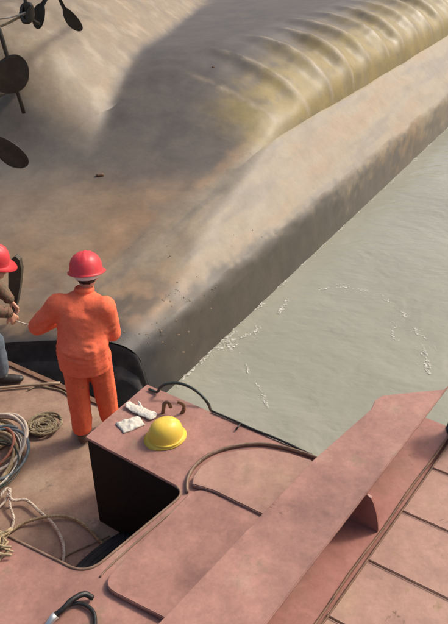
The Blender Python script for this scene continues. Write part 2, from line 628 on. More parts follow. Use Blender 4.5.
def side_vz(u, t):
    """from below the water up the side and round onto the chine plating; t 0..1"""
    e = hull_z(u, V_E1)
    vb = V_E1 + .08
    A = (lerp(V_W, V_E1, .86), lerp(WZ - .35, e, .86))
    B = (vb, hull_z(u, vb))
    if t < .5:
        k = t / .5
        v, z = lerp(V_W, A[0], k), lerp(WZ - .35, A[1], k)
        v += .012 * fbm((u, z, 4), 2.5) * k
    else:
        k = (t - .5) / .5
        v = A[0] * (1 - k) ** 2 + V_E1 * 2 * k * (1 - k) + B[0] * k * k
        z = A[1] * (1 - k) ** 2 + e * 2 * k * (1 - k) + B[1] * k * k
        q = math.sin(math.pi * k)
        v += q * .02 * fbm((u, z, 6), 2.2, 4)
        z += q * .02 * fbm((u, v, 7), 4.0, 4)
    return v, z


def _vap(k):
    return side_vz(8.0, k)[0]


hull_patch('side_plating', tt, frange(0, 1, .04), umap=lambda t, k: u_end(_vap(k)) + t, vz=side_vz)
hull_patch('chine_plating', tt, frange(V_E1 + .08, V_E2, .04), hull_z, umap=um)
# the raked end and the ramp, up to where the framed bilge begins
U0 = 8.1
hull_patch('stern_plating', frange(0, 1, .022), frange(V_E2, 6.7, .06), hull_z, umap=lambda t, v: lerp(u_end(v), U0, t))
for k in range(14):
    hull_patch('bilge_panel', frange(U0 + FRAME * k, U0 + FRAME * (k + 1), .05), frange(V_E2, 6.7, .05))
hull_patch('bottom_plating', tt, frange(6.7, 12.5, .065), hull_z, umap=um)

# end of the hull towards the barge: two dark strakes and a ledge
def hull_end():
    bmA = bmesh.new(); bmB = bmesh.new()
    vs = frange(V_W + .03, V_E1 + .05, .04) + frange(V_E1 + .11, 9.0, .06)
    rowsA, rowsB = [], []
    for v in vs:
        u = u_end(v)
        zt = hull_z(u, v) - (.02 if v < 3.9 else 0) if v > V_E1 else lerp(WZ - .35, hull_z(u, V_E1), (v - V_W) / (V_E1 - V_W))
        p = h2w(u, v, 0)
        wob = .03 * fbm((p.x, 0, 3), 1.4)
        zt2 = zt
        rg = .05 * fbm((p.x, 1, 7), 4.0, 4)
        A = [Vector((p.x, p.y, zt2)), Vector((p.x, p.y - .015 + wob + rg * .5, zt - .03 + rg * .5)), Vector((p.x, p.y - .02 + wob, zt - .16 + rg)), Vector((p.x, p.y - .04, zt - .24 + rg))]
        B = [Vector((p.x, p.y - .038, zt - .235 + rg)), Vector((p.x, p.y - .13 + wob + rg, zt - .30 + rg)), Vector((p.x, p.y - .15 + wob, WZ - .3))]
        rowsA.append([bmA.verts.new(q) for q in A])
        rowsB.append([bmB.verts.new(q) for q in B])
    for bm, rows in ((bmA, rowsA), (bmB, rowsB)):
        for a, b in zip(rows, rows[1:]):
            for i in range(len(a) - 1):
                bm.faces.new((a[i], b[i], b[i + 1], a[i + 1]))
    bm_link('end_plate', bmA, M['endplate'], hull, HO, True)
    bm_link('lower_strake', bmB, M['endplate'], hull, HO, True)


hull_end()


# propellers -------------------------------------------------------------
def propeller(name, centre, axis, R, nb, phase, label, chord=.42, root=.40):
    """hub part with blade sub-parts; axis is the shaft direction"""
    axis = Vector(axis).normalized()
    e1 = axis.cross(Vector((0, 0, 1))).normalized()
    e2 = e1.cross(axis)
    centre = Vector(centre)
    bm = bmesh.new()
    path = [centre + axis * t for t in (-.20, -.17, -.08, .05, .18, .24, .26)]
    rad = [.015, .06, .11, .13, .12, .09, .02]
    tube(bm, path, lambda t: rad[min(6, int(round(t * 6)))] * R, 14)
    hub = bm_link(name, bm, M['bronze'], hull, HO, True)
    hub['label'] = label
    for k in range(nb):
        a = phase + 2 * math.pi * k / nb
        rd = e1 * math.cos(a) + e2 * math.sin(a)
        td = axis.cross(rd)
        bm = bmesh.new()
        n, mrow = 30, 10
        fr, bk = [], []
        for i in range(n + 1):
            s = i / n
            s = s if s < .2 else .2 + .8 * math.sin((s - .2) / .8 * math.pi / 2) ** 1.0
            r = R * lerp(.08, 1.0, s)
            sp = max(0.0, (s - root) / (1 - root))
            half = max(.055 * R * (1 - sp), R * chord * .5 * math.sqrt(max(.0006, 1 - (2 * sp - 1) ** 2)) * (1 if sp > 0 else 0))
            pit = math.radians(lerp(38, 10, s))
            f_, b_ = [], []
            for j in range(mrow + 1):
                q = (j / mrow - .5) * 2
                cx = half * q + R * .06 * math.sin(s * math.pi)
                cam_ = .05 * R * (1 - q * q) * (1 - s * .5)
                off = td * cx * math.cos(pit) + axis * (cx * math.sin(pit) + cam_ + .1 * R * s * s)
                th = .018 * R * (1 - abs(q) ** 2) * (1.6 - s) + .004
                f_.append(bm.verts.new(centre + rd * r + off + axis * th))
                b_.append(bm.verts.new(centre + rd * r + off - axis * th))
            fr.append(f_); bk.append(b_)
        for i in range(n):
            for j in range(mrow):
                bm.faces.new((fr[i][j], fr[i + 1][j], fr[i + 1][j + 1], fr[i][j + 1]))
                bm.faces.new((bk[i][j + 1], bk[i + 1][j + 1], bk[i + 1][j], bk[i][j]))
            for j0 in (0, mrow):
                bm.faces.new((fr[i][j0], bk[i][j0], bk[i + 1][j0], fr[i + 1][j0]))
        for i0 in (0, n):
            for j in range(mrow):
                bm.faces.new((fr[i0][j], fr[i0][j + 1], bk[i0][j + 1], bk[i0][j]))
        bm_link('blade', bm, M['bronze'], hub, HO, True)
    return hub


cA = aty(-30, 108, 8.1)
propeller('propeller', cA, (.12, 1, -.05), .92, 4, math.radians(38), 'large dark bronze propeller of the ship', .42)
cB = aty(53, -14, 9.2)
propeller('propeller', cB, (.1, 1, 0), .60, 6, math.radians(-62), 'smaller dark propeller set on the boss', .32)


def rod(name, a, b, r, m, parent, org):
    bm = bmesh.new()
    tube(bm, [Vector(a).lerp(Vector(b), t) for t in (0, .25, .5, .75, 1)], r, 10)
    return bm_link(name, bm, m, parent, org, True)


rod('propeller_shaft', cA + Vector((.02, .15, 0)), cA + Vector((.35, 2.6, -.12)), .06, M['bronze'], hull, HO)
rod('propeller_shaft', cB + Vector((.02, .1, 0)), cB + Vector((.2, 2.4, -.35)), .055, M['bronze'], hull, HO)
rod('shaft_strut', aty(-4, 18, 8.9), aty(24, 113, 8.95), .028, M['bronze'], hull, HO)


def fin():
    """dark tapering blade that stands on the ramp behind the left-hand worker"""
    Y = 5.75
    out = [(11, 312), (9, 290), (9, 270), (12, 258), (16, 255), (20, 259), (22, 268), (21, 282), (18, 300), (15, 314)]
    bm = bmesh.new()
    A = [bm.verts.new(aty(x, y, Y + .0006 * (y - 255)) + Vector((0, -.025, 0))) for x, y in out]
    B = [bm.verts.new(aty(x, y, Y + .0006 * (y - 255)) + Vector((.01, .03, 0))) for x, y in out]
    bm.faces.new(A); bm.faces.new(B[::-1])
    n = len(out)
    for i in range(n):
        bm.faces.new((A[i], B[i], B[(i + 1) % n], A[(i + 1) % n]))
    o = bm_link('steel_fin', bm, M['bronze'], hull, HO)
    o['label'] = 'dark tapering steel fin standing up on the ramp'


fin()

# weld beads, small plates and dark marks on the bottom
def bottom_fittings():
    for (px, py, z, l, r) in ((100, 176, .62, .10, .018), (189, 84, 1.3, .20, .014), (213, 68, 1.5, .03, .012)):
        p = at(px, py, z)
        vv = (-HS * p.x + HC * p.y); uu = HC * p.x + HS * p.y
        for _ in range(8):
            z = hull_z(uu, vv); p = at(px, py, z); vv = (-HS * p.x + HC * p.y); uu = HC * p.x + HS * p.y
        rod('lug', p + Vector((-l / 2, 0, .01)), p + Vector((l / 2, .02, .012)), r, M['seam'], hull, HO)


bottom_fittings()


def on_hull(px, py):
    z = .6
    for _ in range(14):
        p = at(px, py, z)
        uu = HC * p.x + HS * p.y; vv = -HS * p.x + HC * p.y
        z = lerp(z, hull_z(uu, max(V_E1, vv)), .7)
    return p


def mud_lumps():
    bm = bmesh.new()
    rnd = random.Random(3)
    spots = [(160, 330, 40, 22, 90), (175, 300, 30, 18, 50), (135, 335, 30, 12, 40), (205, 290, 25, 18, 40), (165, 255, 14, 8, 14), (130, 250, 8, 5, 8), (250, 240, 40, 25, 20)]
    for cx, cy, sx, sy, n in spots:
        for _ in range(n):
            px, py = rnd.gauss(cx, sx * .5), rnd.gauss(cy, sy * .5)
            p = on_hull(px, py)
            if p.y < END_Y + .04: continue
            if rnd.random() < .72: continue
            r = rnd.uniform(.004, .011)
            r_ = bmesh.ops.create_icosphere(bm, subdivisions=1, radius=r, matrix=Matrix.Translation(p) @ Matrix.Rotation(rnd.uniform(0, 3), 4, 'Z') @ Matrix.Diagonal((rnd.uniform(.8, 2), rnd.uniform(.8, 1.4), .45, 1)))
            for v in r_['verts']:
                v.co += Vector((rnd.uniform(-1, 1), rnd.uniform(-1, 1), rnd.uniform(-.5, .5))) * r * .35
    o = bm_link('mud_crumbs', bm, M['mud'])
    tag(o, 'crumbs of dried mud and rust scale on the hull', 'mud', kind='stuff')


mud_lumps()

# ------------------------------------------------------------------ barge
ZP = 0.85
barge = empty('work_barge', at(150, 560, 0))
BO = barge.location.copy()
tag(barge, 'red oxide painted steel barge deck with raised plating the workers stand on', 'barge')


def bpart(name, bm, m, smooth=False):
    return bm_link(name, bm, m, barge, BO, smooth)


# lower deck, where the workers stand
deck = [at(-330, 215, 0), at(0, 358, 0), at(62, 385, 0), at(300, 489, 0), at(330, 700, 0), at(-400, 900, 0), at(-700, 500, 0)]
bpart('deck', slab(deck, .05, .008), M['oxide_deck'])
a, b = at(-330, 215, 0), at(300, 489, 0)
bpart('hull_side', wall_strip(a + Vector((.03, -.05, 0)), b + Vector((.03, -.05, 0)), -1.2, -.051, .03, -1), M['endplate'])
bpart('rubbing_strip', wall_strip(a, b, -.03, .022, .05, -1), M['seam'])

# raised plating
PA, PB, PC = at(85, 437, ZP), at(186, 491, ZP), at(86, 574, ZP)
PF = at(147, 384, ZP)
_fa, _fb = at(161, 760, ZP + .27), at(450, 384, ZP + .27)
_fd = (_fb - _fa).normalized()
_fn = Vector((_fd.y, -_fd.x, 0))
_la = at(29, 760, ZP + .27)
_b = _la + _fn * .12 - _fd * .3
_b.z = ZP
pl = [PF, at(344, 468.8, ZP), _b, at(-300, 820, ZP), at(-300, 384, ZP), PC, PB, PA]
bpart('raised_deck', slab(round_poly(pl, [.02, 0, 0, 0, 0, .12, .10, .015]), .022, .004), M['oxide'])
ins = Vector((.02, .012, 0))
bpart('box_wall', wall_strip(PA + Vector((.012, .006, 0)), PB + Vector((-.01, .03, 0)), .003, ZP - .0225, .012, 1), M['opening_shade'])  # darkness of the opening painted onto this wall
bpart('box_wall', wall_strip(PA + Vector((.025, .02, 0)), PF + Vector((.02, -.02, 0)), .003, ZP - .0225, .012, -1), M['oxide_side'])
bpart('box_wall', wall_strip(PF + Vector((.03, -.03, 0)), at(344, 468.8, ZP) + Vector((0, -.05, 0)), -.9, ZP - .0225, .012, -1), M['oxide_side'])
bpart('coaming', wall_strip(PB + Vector((.012, -.08, 0)), PC + Vector((.09, -.0, 0)), .003, ZP - .0225, .012, 1), M['opening_shade'])
bpart('coaming', wall_strip(PC + Vector((-.12, .03, 0)), at(-300, 384, ZP) + Vector((0, -.03, 0)), .003, ZP - .0225, .012, -1), M['oxide_side'])

# rims: a rolled bar round the opening, an arched bar beyond it
bm = bmesh.new()
edge = round_poly([at(-300, 384, ZP), PC, PB, PA], [0, .12, .10, 0], 9)
tube(bm, [p + Vector((.004, -.006, .002)) for p in edge[:-2]], .008, 8)
bpart('opening_rim', bm, M['rim'], True)
bm = bmesh.new()
rim2 = [at(x, y, ZP + .003) for x, y in ((100, 577), (110, 566), (140, 539), (178, 506), (190, 494))]
tube(bm, catmull(rim2, 5), .006, 6)
bpart('rim_bar', bm, M['rim'], True)
arc = catmull([at(x, y, ZP + .014) for x, y in ((187, 492), (188, 478), (197, 464), (213, 453), (236, 446), (262, 444), (290, 449), (316, 458), (340, 469))], 6)
bm = bmesh.new()
tube(bm, arc, .010, 8, flat=1.6)
bpart('arched_bar', bm, M['rim'], True)
# D-shaped doubler plate inside the arch
dp = [at(x, y, ZP + .035) for x, y in ((192, 484), (193, 477), (201, 466), (216, 456), (237, 450), (262, 448), (290, 453), (312, 460), (300, 528), (272, 518), (262, 514), (215, 491), (203, 487))]
bpart('doubler_plate', slab(dp, .033, .005), M['oxide_lap'])
# hatch cover
hc = [at(197, 486, ZP + .016), at(290, 526, ZP + .016), at(192, 632, ZP + .034), at(100, 585, ZP + .034)]
bpart('hatch_cover', slab(round_poly(hc, [.10, 0, 0, .10]), .03, .004), M['oxide'])

# wide girder: top flange, its wall, the ledge beside it
ZF = ZP + .27
fl = [at(29, 760, ZF), at(161, 760, ZF), at(266, 624, ZF), at(450, 384, ZF), at(444, 389, ZF), at(383, 395, ZF), at(375, 400, ZF), at(371, 409, ZF), at(313, 460, ZF)]
bpart('girder_flange', slab(fl, .02, .005), M['oxide'])
fa, fb = at(161, 760, ZF), at(450, 384, ZF)
fdir = (fb - fa).normalized()
fn = Vector((fdir.y, -fdir.x, 0))
bpart('girder_web', wall_strip(fa - fn * .30, fb - fn * .20 - fdir * .40, ZP - .01, ZF - .0205, .012, 1), M['oxide_side'])
la, lb = at(29, 760, ZF), at(371, 409, ZF)
bpart('girder_wall', wall_strip(la + fn * .02, lb + fn * .02 - fdir * .05, ZP - .5, ZF - .0205, .012, -1), M['oxide_side'])
# ledge
ga, gb = at(315, 624, ZP), at(448, 437, ZP)
gd = (gb - ga).normalized()
gn = Vector((gd.y, -gd.x, 0))
g0, g1 = ga - gd * .9, gb + gd * .9
le = g0 + gd * (fb - g0).dot(gd) - gd * .10
led = [fa - fn * .25, g0, le, fb - fn * .25 - fdir * .12]
for p in led:
    p.z = ZP
bpart('ledge', slab([p + Vector((0, 0, .004)) for p in led], .02, .003), M['oxide_side'])
flr = [g0 - gn * .1, g0 + gn * 2.2, g1 + gn * 2.2, g1 + gn * .015, le + gn * .015, le - gn * .1]
bpart('floor_plate', slab([p - Vector((0, 0, .022)) for p in flr], .9, 0), M['oxide_side'])
bm = bmesh.new()
tube(bm, [lerp(g0, g1, t) + Vector((0, 0, .010)) + gn * .004 * math.sin(30 * t) for t in frange(0, 1, .04)], .007, 6)
bpart('gutter_bar', bm, M['seam'], True)
bm = bmesh.new()
tube(bm, [lerp(g0, g1, t) + Vector((0, 0, .002)) + gn * .03 for t in frange(0, 1, .04)], .006, 6)
bpart('gutter_bar', bm, M['seam'], True)
# lapped plates beyond the ledge, each one standing a step above the next
cross = (at(312, 455, ZP) - PF).normalized()
jt = [at(x, y, ZP) for x, y in ((484, 388), (457, 427), (430, 467), (400, 510), (366, 559), (324, 614), (277, 678))]
for p, q in zip(jt, jt[1:]):
    k = gn * .012
    zt, zb = ZP - .004, ZP + .003
    quad = [p + k, p + k + cross * 1.9, q + k + cross * 1.9 + gd * .004, q + k + gd * .004]
    quad[0].z = quad[1].z = zt
    quad[2].z = quad[3].z = zb
    bpart('lap_plate', slab(quad, .013, .003), M['oxide_lap'])
for q in jt[1:-1]:
    bm = bmesh.new()
    st = q + gn * .02 + Vector((0, 0, .003)) - gd * .003
    tube(bm, [st + cross * (1.8 * i / 10) for i in range(11)], .0020, 6)
    bpart('lap_seam', bm, M['seam'], True)
# gusset under the flange
def gusset():
    base = at(378, 530, ZP + .005)
    prof = [(.005, 0), (.004, .03), (-.006, .085), (-.022, .145), (-.045, .205), (-.065, .240), (-.088, .252), (-.105, .244), (-.13, .2445), (-.24, .2445), (-.24, 0)]
    # straight inner part stays below the flange
    bm = bmesh.new()
    A, B = [], []
    t = gd * .016
    for o_, h in prof:
        p = base + cross * o_ * 1.0 + Vector((0, 0, h))
        A.append(bm.verts.new(p - t)); B.append(bm.verts.new(p))
    bm.faces.new(A); bm.faces.new(B[::-1])
    n = len(prof)
    for i in range(n):
        bm.faces.new((A[i], B[i], B[(i + 1) % n], A[(i + 1) % n]))
    bpart('gusset', bm, M['oxide_side'])


gusset()


def bollard():
    p = at(466, 432, ZP + .004)
    prof = [(.13, 0), (.13, .012), (.085, .02), (.08, .25), (.11, .29), (.115, .33), (.09, .36), (0.001, .37)]
    bm = bmesh.new()
    rings = []
    for r, z in prof:
        rings.append([bm.verts.new(p + Vector((r * math.cos(a * math.pi / 10), r * math.sin(a * math.pi / 10), z))) for a in range(20)])
    for A, B in zip(rings, rings[1:]):
        for k in range(20):
            bm.faces.new((A[k], A[(k + 1) % 20], B[(k + 1) % 20], B[k]))
    bpart('bollard', bm, M['endplate'], True)


bollard()
# bent lugs on the raised deck behind the hard hat
for path in (((163, 414, 0), (164, 409, .05), (165, 405, .085), (168, 404, .10), (170, 405, .085), (171, 407, .05)),
             ((178, 405, .10), (181, 404, .095), (184, 406, .07), (184, 409, .035), (182, 412, -.002))):
    bm = bmesh.new()
    base = at(path[0][0], 413, ZP)
    pts = []
    for x, y, h in path:
        q = at(x, 413, ZP)
        pts.append(Vector((q.x, q.y, ZP + h * 1.0)))
    tube(bm, catmull(pts, 4), .009, 7, flat=1.6)
    bpart('lifting_lug', bm, M['seam'], True)


# ------------------------------------------------------------------ people
def blobs(chains, voxel, smooth=4):
    """one continuous surface from chains of ellipsoids: (pos, (rx,ry,rz), right)"""
    bm = bmesh.new()
    for ch in chains:
        for (p0, r0, x0), (p1, r1, x1) in zip(ch, ch[1:]):
            p0, p1 = Vector(p0), Vector(p1)
            rm = min(min(r0), min(r1))
            n = max(1, int((p1 - p0).length / (rm * .35)))
            for i in range(n + 1):
                t = i / n
                r = [lerp(r0[k], r1[k], t) for k in range(3)]
                x = Vector(x0).lerp(Vector(x1), t)
                x = Vector((x.x, x.y, 0)).normalized()
                R = Matrix(((x.x, -x.y, 0, 0), (x.y, x.x, 0, 0), (0, 0, 1, 0), (0, 0, 0, 1)))
                bmesh.ops.create_icosphere(bm, subdivisions=2, radius=1, matrix=Matrix.Translation(p0.lerp(p1, t)) @ R @ Matrix.Diagonal((*r, 1)))
    me = bpy.data.meshes.new('tmp')
    bm.to_mesh(me); bm.free()
    o = bpy.data.objects.new('tmp', me)
    C.objects.link(o)
    md = o.modifiers.new('r', 'REMESH'); md.mode = 'VOXEL'; md.voxel_size = voxel
    ms = o.modifiers.new('s', 'SMOOTH'); ms.factor = .5; ms.iterations = smooth
    dg = bpy.context.evaluated_depsgraph_get()
    out = bpy.data.meshes.new_from_object(o.evaluated_get(dg))
    out.materials.clear()
    bpy.data.objects.remove(o)
    return out


def folds(me, amp, scale, seed=0, stretch=(1, 1, 1)):
    me.update()
    nr = [v.normal.copy() for v in me.vertices]
    for v, n in zip(me.vertices, nr):
        p = Vector((v.co.x * stretch[0], v.co.y * stretch[1], v.co.z * stretch[2])) * scale + Vector((seed, seed * 2, 0))
        a = noise.noise(p)
        ridge = (1 - abs(noise.noise(p * 1.3 + Vector((9, 3, 1))))) ** 3
        v.co += n * (amp * a + amp * 1.1 * (ridge - .4))


def creases(me, lines, width=.020, depth=.010):
    """pinch the cloth along short lines given as point pairs"""
    me.update()
    nr = [v.normal.copy() for v in me.vertices]
    for v, n in zip(me.vertices, nr):
        d = 0.0
        for a, b in lines:
            ab = b - a
            t = max(0.0, min(1.0, (v.co - a).dot(ab) / ab.length_squared))
            q = (v.co - a - ab * t).length
            if q < width * 3:
                k = q / width
                d += (math.exp(-(k * 1.6) ** 2) - .8 * math.exp(-((k - 1.3) * 1.6) ** 2)) * math.sin(math.pi * min(1, max(0, .08 + .84 * t)))
        v.co -= n * depth * d


def cut_below(me, z):
    bm = bmesh.new(); bm.from_mesh(me)
    g = bm.verts[:] + bm.edges[:] + bm.faces[:]
    bmesh.ops.bisect_plane(bm, geom=g, plane_co=(0, 0, z), plane_no=(0, 0, 1), clear_inner=True)
    bm.to_mesh(me); bm.free()


def S3(r):
    return (r, r, r)


def hard_hat_bm(c, fwd, tilt, R=(.128, .150, .150), brim=.030, full=False):
    """shell with crown ridges and brim; c = centre of the rim"""
    fwd = Vector((fwd[0], fwd[1], 0)).normalized()
    right = Vector((fwd.y, -fwd.x, 0))
    upv = Vector((0, 0, 1))
    rot = Matrix.Rotation(-tilt, 3, right)
    fw, up = rot @ fwd, rot @ upv
    bm = bmesh.new()
    n = 40
    rings = []
    prof = [(1.0 + brim / .13, -.10), (1.0 + brim / .13 + .02, -.075), (1.02, -.03), (1.0, .02), (.985, .2), (.94, .42), (.84, .64), (.68, .82), (.47, .93), (.24, .985), (.04, 1.0)]
    for pi, (k, h) in enumerate(prof):
        row = []
        for i in range(n):
            a = 2 * math.pi * i / n
            x, y = math.sin(a), math.cos(a)
            kk = k
            drop = 0
            if pi < 2:
                peak = max(0, y) ** 3 * (.22 if not full else .10)
                if not full:
                    kk = lerp(lerp(k, 1.03, .8), k, sm(-.5, .8, y))
                kk += peak
                drop = -.06 * max(0, y) ** 2
            rg = 0
            if 3 < pi < 10:
                rg = .035 * math.exp(-(x * k / .10) ** 2) + .025 * math.exp(-((abs(x * k) - .32) / .07) ** 2)
            p = Vector(c) + right * x * kk * R[0] + fw * y * kk * R[1] + up * ((h + drop) * R[2] + rg * R[2] * 1.2)
            row.append(bm.verts.new(p))
        rings.append(row)
    for A, B in zip(rings, rings[1:]):
        for k in range(n):
            bm.faces.new((A[k], A[(k + 1) % n], B[(k + 1) % n], B[k]))
    bm.faces.new(rings[-1])
    # inner shell
    inner = []
    for k, h in ((.96, -.02), (.93, .3), (.8, .6), (.5, .86), (.1, .93)):
        inner.append([bm.verts.new(Vector(c) + right * math.sin(2 * math.pi * i / n) * k * R[0] + fw * math.cos(2 * math.pi * i / n) * k * R[1] + up * h * R[2]) for i in range(n)])
    for A, B in zip([rings[0]] + inner, inner):
        for k in range(n):
            bm.faces.new((A[(k + 1) % n], A[k], B[k], B[(k + 1) % n]))
    bm.faces.new(inner[-1][::-1])
    return bm, right, fw, up


def hand_chains(wrist, d, palmn, side, curl=.5, sc=1.0):
    """palm and five fingers; d = direction of the hand, palmn = palm normal, side=+1 thumb along d x palmn"""
    wrist = Vector(wrist); d = Vector(d).normalized(); pn = Vector(palmn)
    pn = (pn - d * pn.dot(d)).normalized()
    s = d.cross(pn) * side
    ch = []
    X = (1, 0, 0)
    k = [wrist + d * .085 * sc + s * o * sc for o in (.030, .010, -.010, -.030)]
    for q in k:
        ch.append([(wrist, S3(.019 * sc), X), (q, S3(.014 * sc), X)])
    for q, l in zip(k, (.070, .080, .074, .058)):
        a1 = (d * math.cos(curl * .6) + pn * math.sin(curl * .6)).normalized()
        a2 = (d * math.cos(curl * 1.5) + pn * math.sin(curl * 1.5)).normalized()
        a3 = (d * math.cos(curl * 2.2) + pn * math.sin(curl * 2.2)).normalized()
        p1 = q + a1 * l * .5 * sc; p2 = p1 + a2 * l * .32 * sc; p3 = p2 + a3 * l * .22 * sc
        ch.append([(q, S3(.0105 * sc), X), (p1, S3(.0095 * sc), X), (p2, S3(.009 * sc), X), (p3, S3(.0078 * sc), X)])
    t0 = wrist + d * .03 * sc + s * .022 * sc
    t1 = t0 + (s * .75 + d * .6 + pn * .35).normalized() * .045 * sc
    t2 = t1 + (d * .85 + s * .2 + pn * .45).normalized() * .032 * sc
    ch.append([(t0, S3(.014 * sc), X), (t1, S3(.011 * sc), X), (t2, S3(.009 * sc), X)])
    return ch


def person(J, label, mats, helmet_mat, hem, jseed=0, vest=None, wd=1.0):
    base = Vector(J['base'])
    root = empty('person', base)
    tag(root, label, 'person')
    V = {k: Vector(v) for k, v in J.items() if not isinstance(v, float)}
    r = V['right'].normalized()              # wearer's right
    f = Vector((-r.y, r.x, 0)).normalized()  # the way the chest faces
    hf = V['head_fwd'].normalized()
    hr = Vector((hf.y, -hf.x, 0)).normalized()
    pel, ch, nk, hd = V['pelvis'], V['chest'], V['neck'], V['head']
    mid = pel.lerp(ch, .5)
    # --- body: one continuous surface
    cs = [[(pel, (.150, .105, .10), r), (mid, (.135, .10, .1), r), (ch, (.150, .105, .12), r), (nk - Vector((0, 0, .04)), (.09, .07, .05), r)],
          [(nk - Vector((0, 0, .04)), S3(.060), r), (hd + Vector((0, 0, -.06)) - hf * .02, S3(.055), r)],
          [(hd - hf * .012, (.076, .092, .105), hr), (hd - hf * .008 + Vector((0, 0, .01)), (.076, .092, .105), hr)],
          [(hd + hf * .035 - Vector((0, 0, .075)), (.05, .045, .04), hr), (hd + hf * .05 - Vector((0, 0, .09)), (.035, .03, .028), hr)],
          [(hd + hf * .085 + Vector((0, 0, -.005)), S3(.011), hr), (hd + hf * .104 + Vector((0, 0, -.035)), S3(.014), hr)],
          [(hd + hf * .074 + hr * .035 + Vector((0, 0, .022)), S3(.013), hr), (hd + hf * .074 - hr * .035 + Vector((0, 0, .022)), S3(.013), hr)],
          [(hd + hf * .083 + hr * .018 - Vector((0, 0, .062)), S3(.009), hr), (hd + hf * .083 - hr * .018 - Vector((0, 0, .062)), S3(.009), hr)]]
    for s in (-1, 1):
        e = hd + hr * .078 * s - hf * .012
        cs.append([(e + Vector((0, 0, .022)), (.009, .017, .017), hr), (e - Vector((0, 0, .022)), (.008, .012, .014), hr)])
    for sd in ('l', 'r'):
        sh, el, wr = V['sh_' + sd], V['el_' + sd], V['wr_' + sd]
        cs.append([(ch + (sh - ch) * .5, S3(.07), r), (sh, S3(.055), r), (el, S3(.040), r), (wr, S3(.027), r)])
        hp, kn, an = V['hip_' + sd], V['kn_' + sd], V['an_' + sd]
        cs.append([(hp, S3(.085), r), (kn, S3(.055), r), (an, S3(.038), r), (an + V['toe_' + sd] * .07 - Vector((0, 0, .05)), S3(.022), r)])
        d = V['hand_' + sd]
        cs += hand_chains(wr, d, V.get('palm_' + sd, Vector((0, 0, -1))), 1 if sd == 'l' else -1, .75)
    me = blobs(cs, .0075, 2)
    link('body', me, M['skin'], root, base, True)
    for s in (-1, 1):
        bm = bmesh.new()
        bmesh.ops.create_icosphere(bm, subdivisions=2, radius=.0105, matrix=Matrix.Translation(hd + hf * .079 + hr * .032 * s + Vector((0, 0, .004))))
        bm_link('eye', bm, M['hair'], root, base, True)
    # hair: a close cap, lower at the nape
    me = blobs([[(hd - hf * .022 + Vector((0, 0, .02)), (.083, .092, .098), hr), (hd - hf * .026 + Vector((0, 0, -.005)), (.076, .078, .06), hr)]], .009, 2)
    link('hair', me, M['hair'], root, base, True)
    # --- jacket
    jc = [[(pel - Vector((0, 0, .22)), (.195, .150, .1), r), (pel + Vector((0, 0, .05)), (.190, .148, .1), r), (mid, (.188, .145, .1), r), (ch, (.190, .140, .11), r), (lerp(ch, nk, .6), (.150, .10, .075), r)],
          [(lerp(ch, nk, .72), (.085, .08, .045), r), (nk + Vector((0, 0, .012)), (.068, .066, .03), r)]]
    for sd in ('l', 'r'):
        sh, el, wr = V['sh_' + sd], V['el_' + sd], V['wr_' + sd]
        jc.append([(lerp(ch, sh, .55) + Vector((0, 0, .01)), S3(.096), r), (sh, S3(.086), r), (lerp(sh, el, .5), S3(.078), r), (el, S3(.069), r), (lerp(el, wr, .5), S3(.060), r), (lerp(el, wr, .93), S3(.048), r)])
    jc = [[(p_, tuple(q_ * wd for q_ in r_), x_) for p_, r_, x_ in c_] for c_ in jc]
    me = blobs(jc, .0115, 5)
    folds(me, .0060, 3.6, jseed, (1, 1, 1.3))
    folds(me, .0012, 12.0, jseed + 4, (1.4, 1, 1))
    bk = lambda a, b: (pel.lerp(ch, b) + r * a - f * .15 * wd)
    ln = [(bk(.17, .35), bk(.05, .10)), (bk(.19, .60), bk(.08, .42)), (bk(-.17, .30), bk(-.04, .02)), (bk(.14, 1.02), bk(.17, .62)), (bk(-.14, 1.04), bk(-.16, .66)), (bk(-.10, .12), bk(.10, .0)), (bk(.05, -.25), bk(.16, -.12))]
    for sd in ('l', 'r'):
        el, sh, wr = V['el_' + sd], V['sh_' + sd], V['wr_' + sd]
        for k_ in (.62, .82):
            c_ = lerp(sh, el, k_) - f * .07
            ln.append((c_ - Vector((0, 0, .03)) - r * .05, c_ + Vector((0, 0, .02)) + r * .05))
    creases(me, ln)
    cut_below(me, base.z + hem)
    jk = link('jacket', me, mats['jacket'], root, base, True)
    sol = jk.modifiers.new('cloth', 'SOLIDIFY'); sol.thickness = .006; sol.offset = -1
    # collar
    bm = bmesh.new()
    ring = [nk + r * math.cos(a) * .066 + f * math.sin(a) * .064 + Vector((0, 0, .018 - .012 * math.sin(a))) for a in [2 * math.pi * i / 24 for i in range(25)]]
    tube(bm, ring, .011, 8, flat=2.0)
    bm_link('collar', bm, mats['jacket'], jk, base, True).location = (0, 0, 0)
    # cuffs
    for sd in ('l', 'r'):
        el, wr = V['el_' + sd], V['wr_' + sd]
        bm = bmesh.new()
        tube(bm, [lerp(el, wr, .86), lerp(el, wr, .90), lerp(el, wr, .97)], .050, 14)
        bm_link('cuff', bm, mats['jacket'], jk, base, True)
    # --- trousers
    tcs = [[(pel + Vector((0, 0, .02)), (.160, .125, .09), r), (pel - Vector((0, 0, .08)), (.165, .125, .09), r)]]
    for sd in ('l', 'r'):
        hp, kn, an = V['hip_' + sd], V['kn_' + sd], V['an_' + sd]
        tcs.append([(hp, S3(.110), r), (lerp(hp, kn, .5), S3(.098), r), (kn, S3(.094), r), (lerp(kn, an, .6), S3(.089), r), (lerp(kn, an, .86), S3(.084), r)])
    me = blobs(tcs, .0115, 4)
    folds(me, .0060, 4.2, jseed + 2, (1.5, 1, 1))
    folds(me, .0012, 12.0, jseed + 7, (1.4, 1, 1))
    link('trousers', me, mats['trousers'], root, base, True)
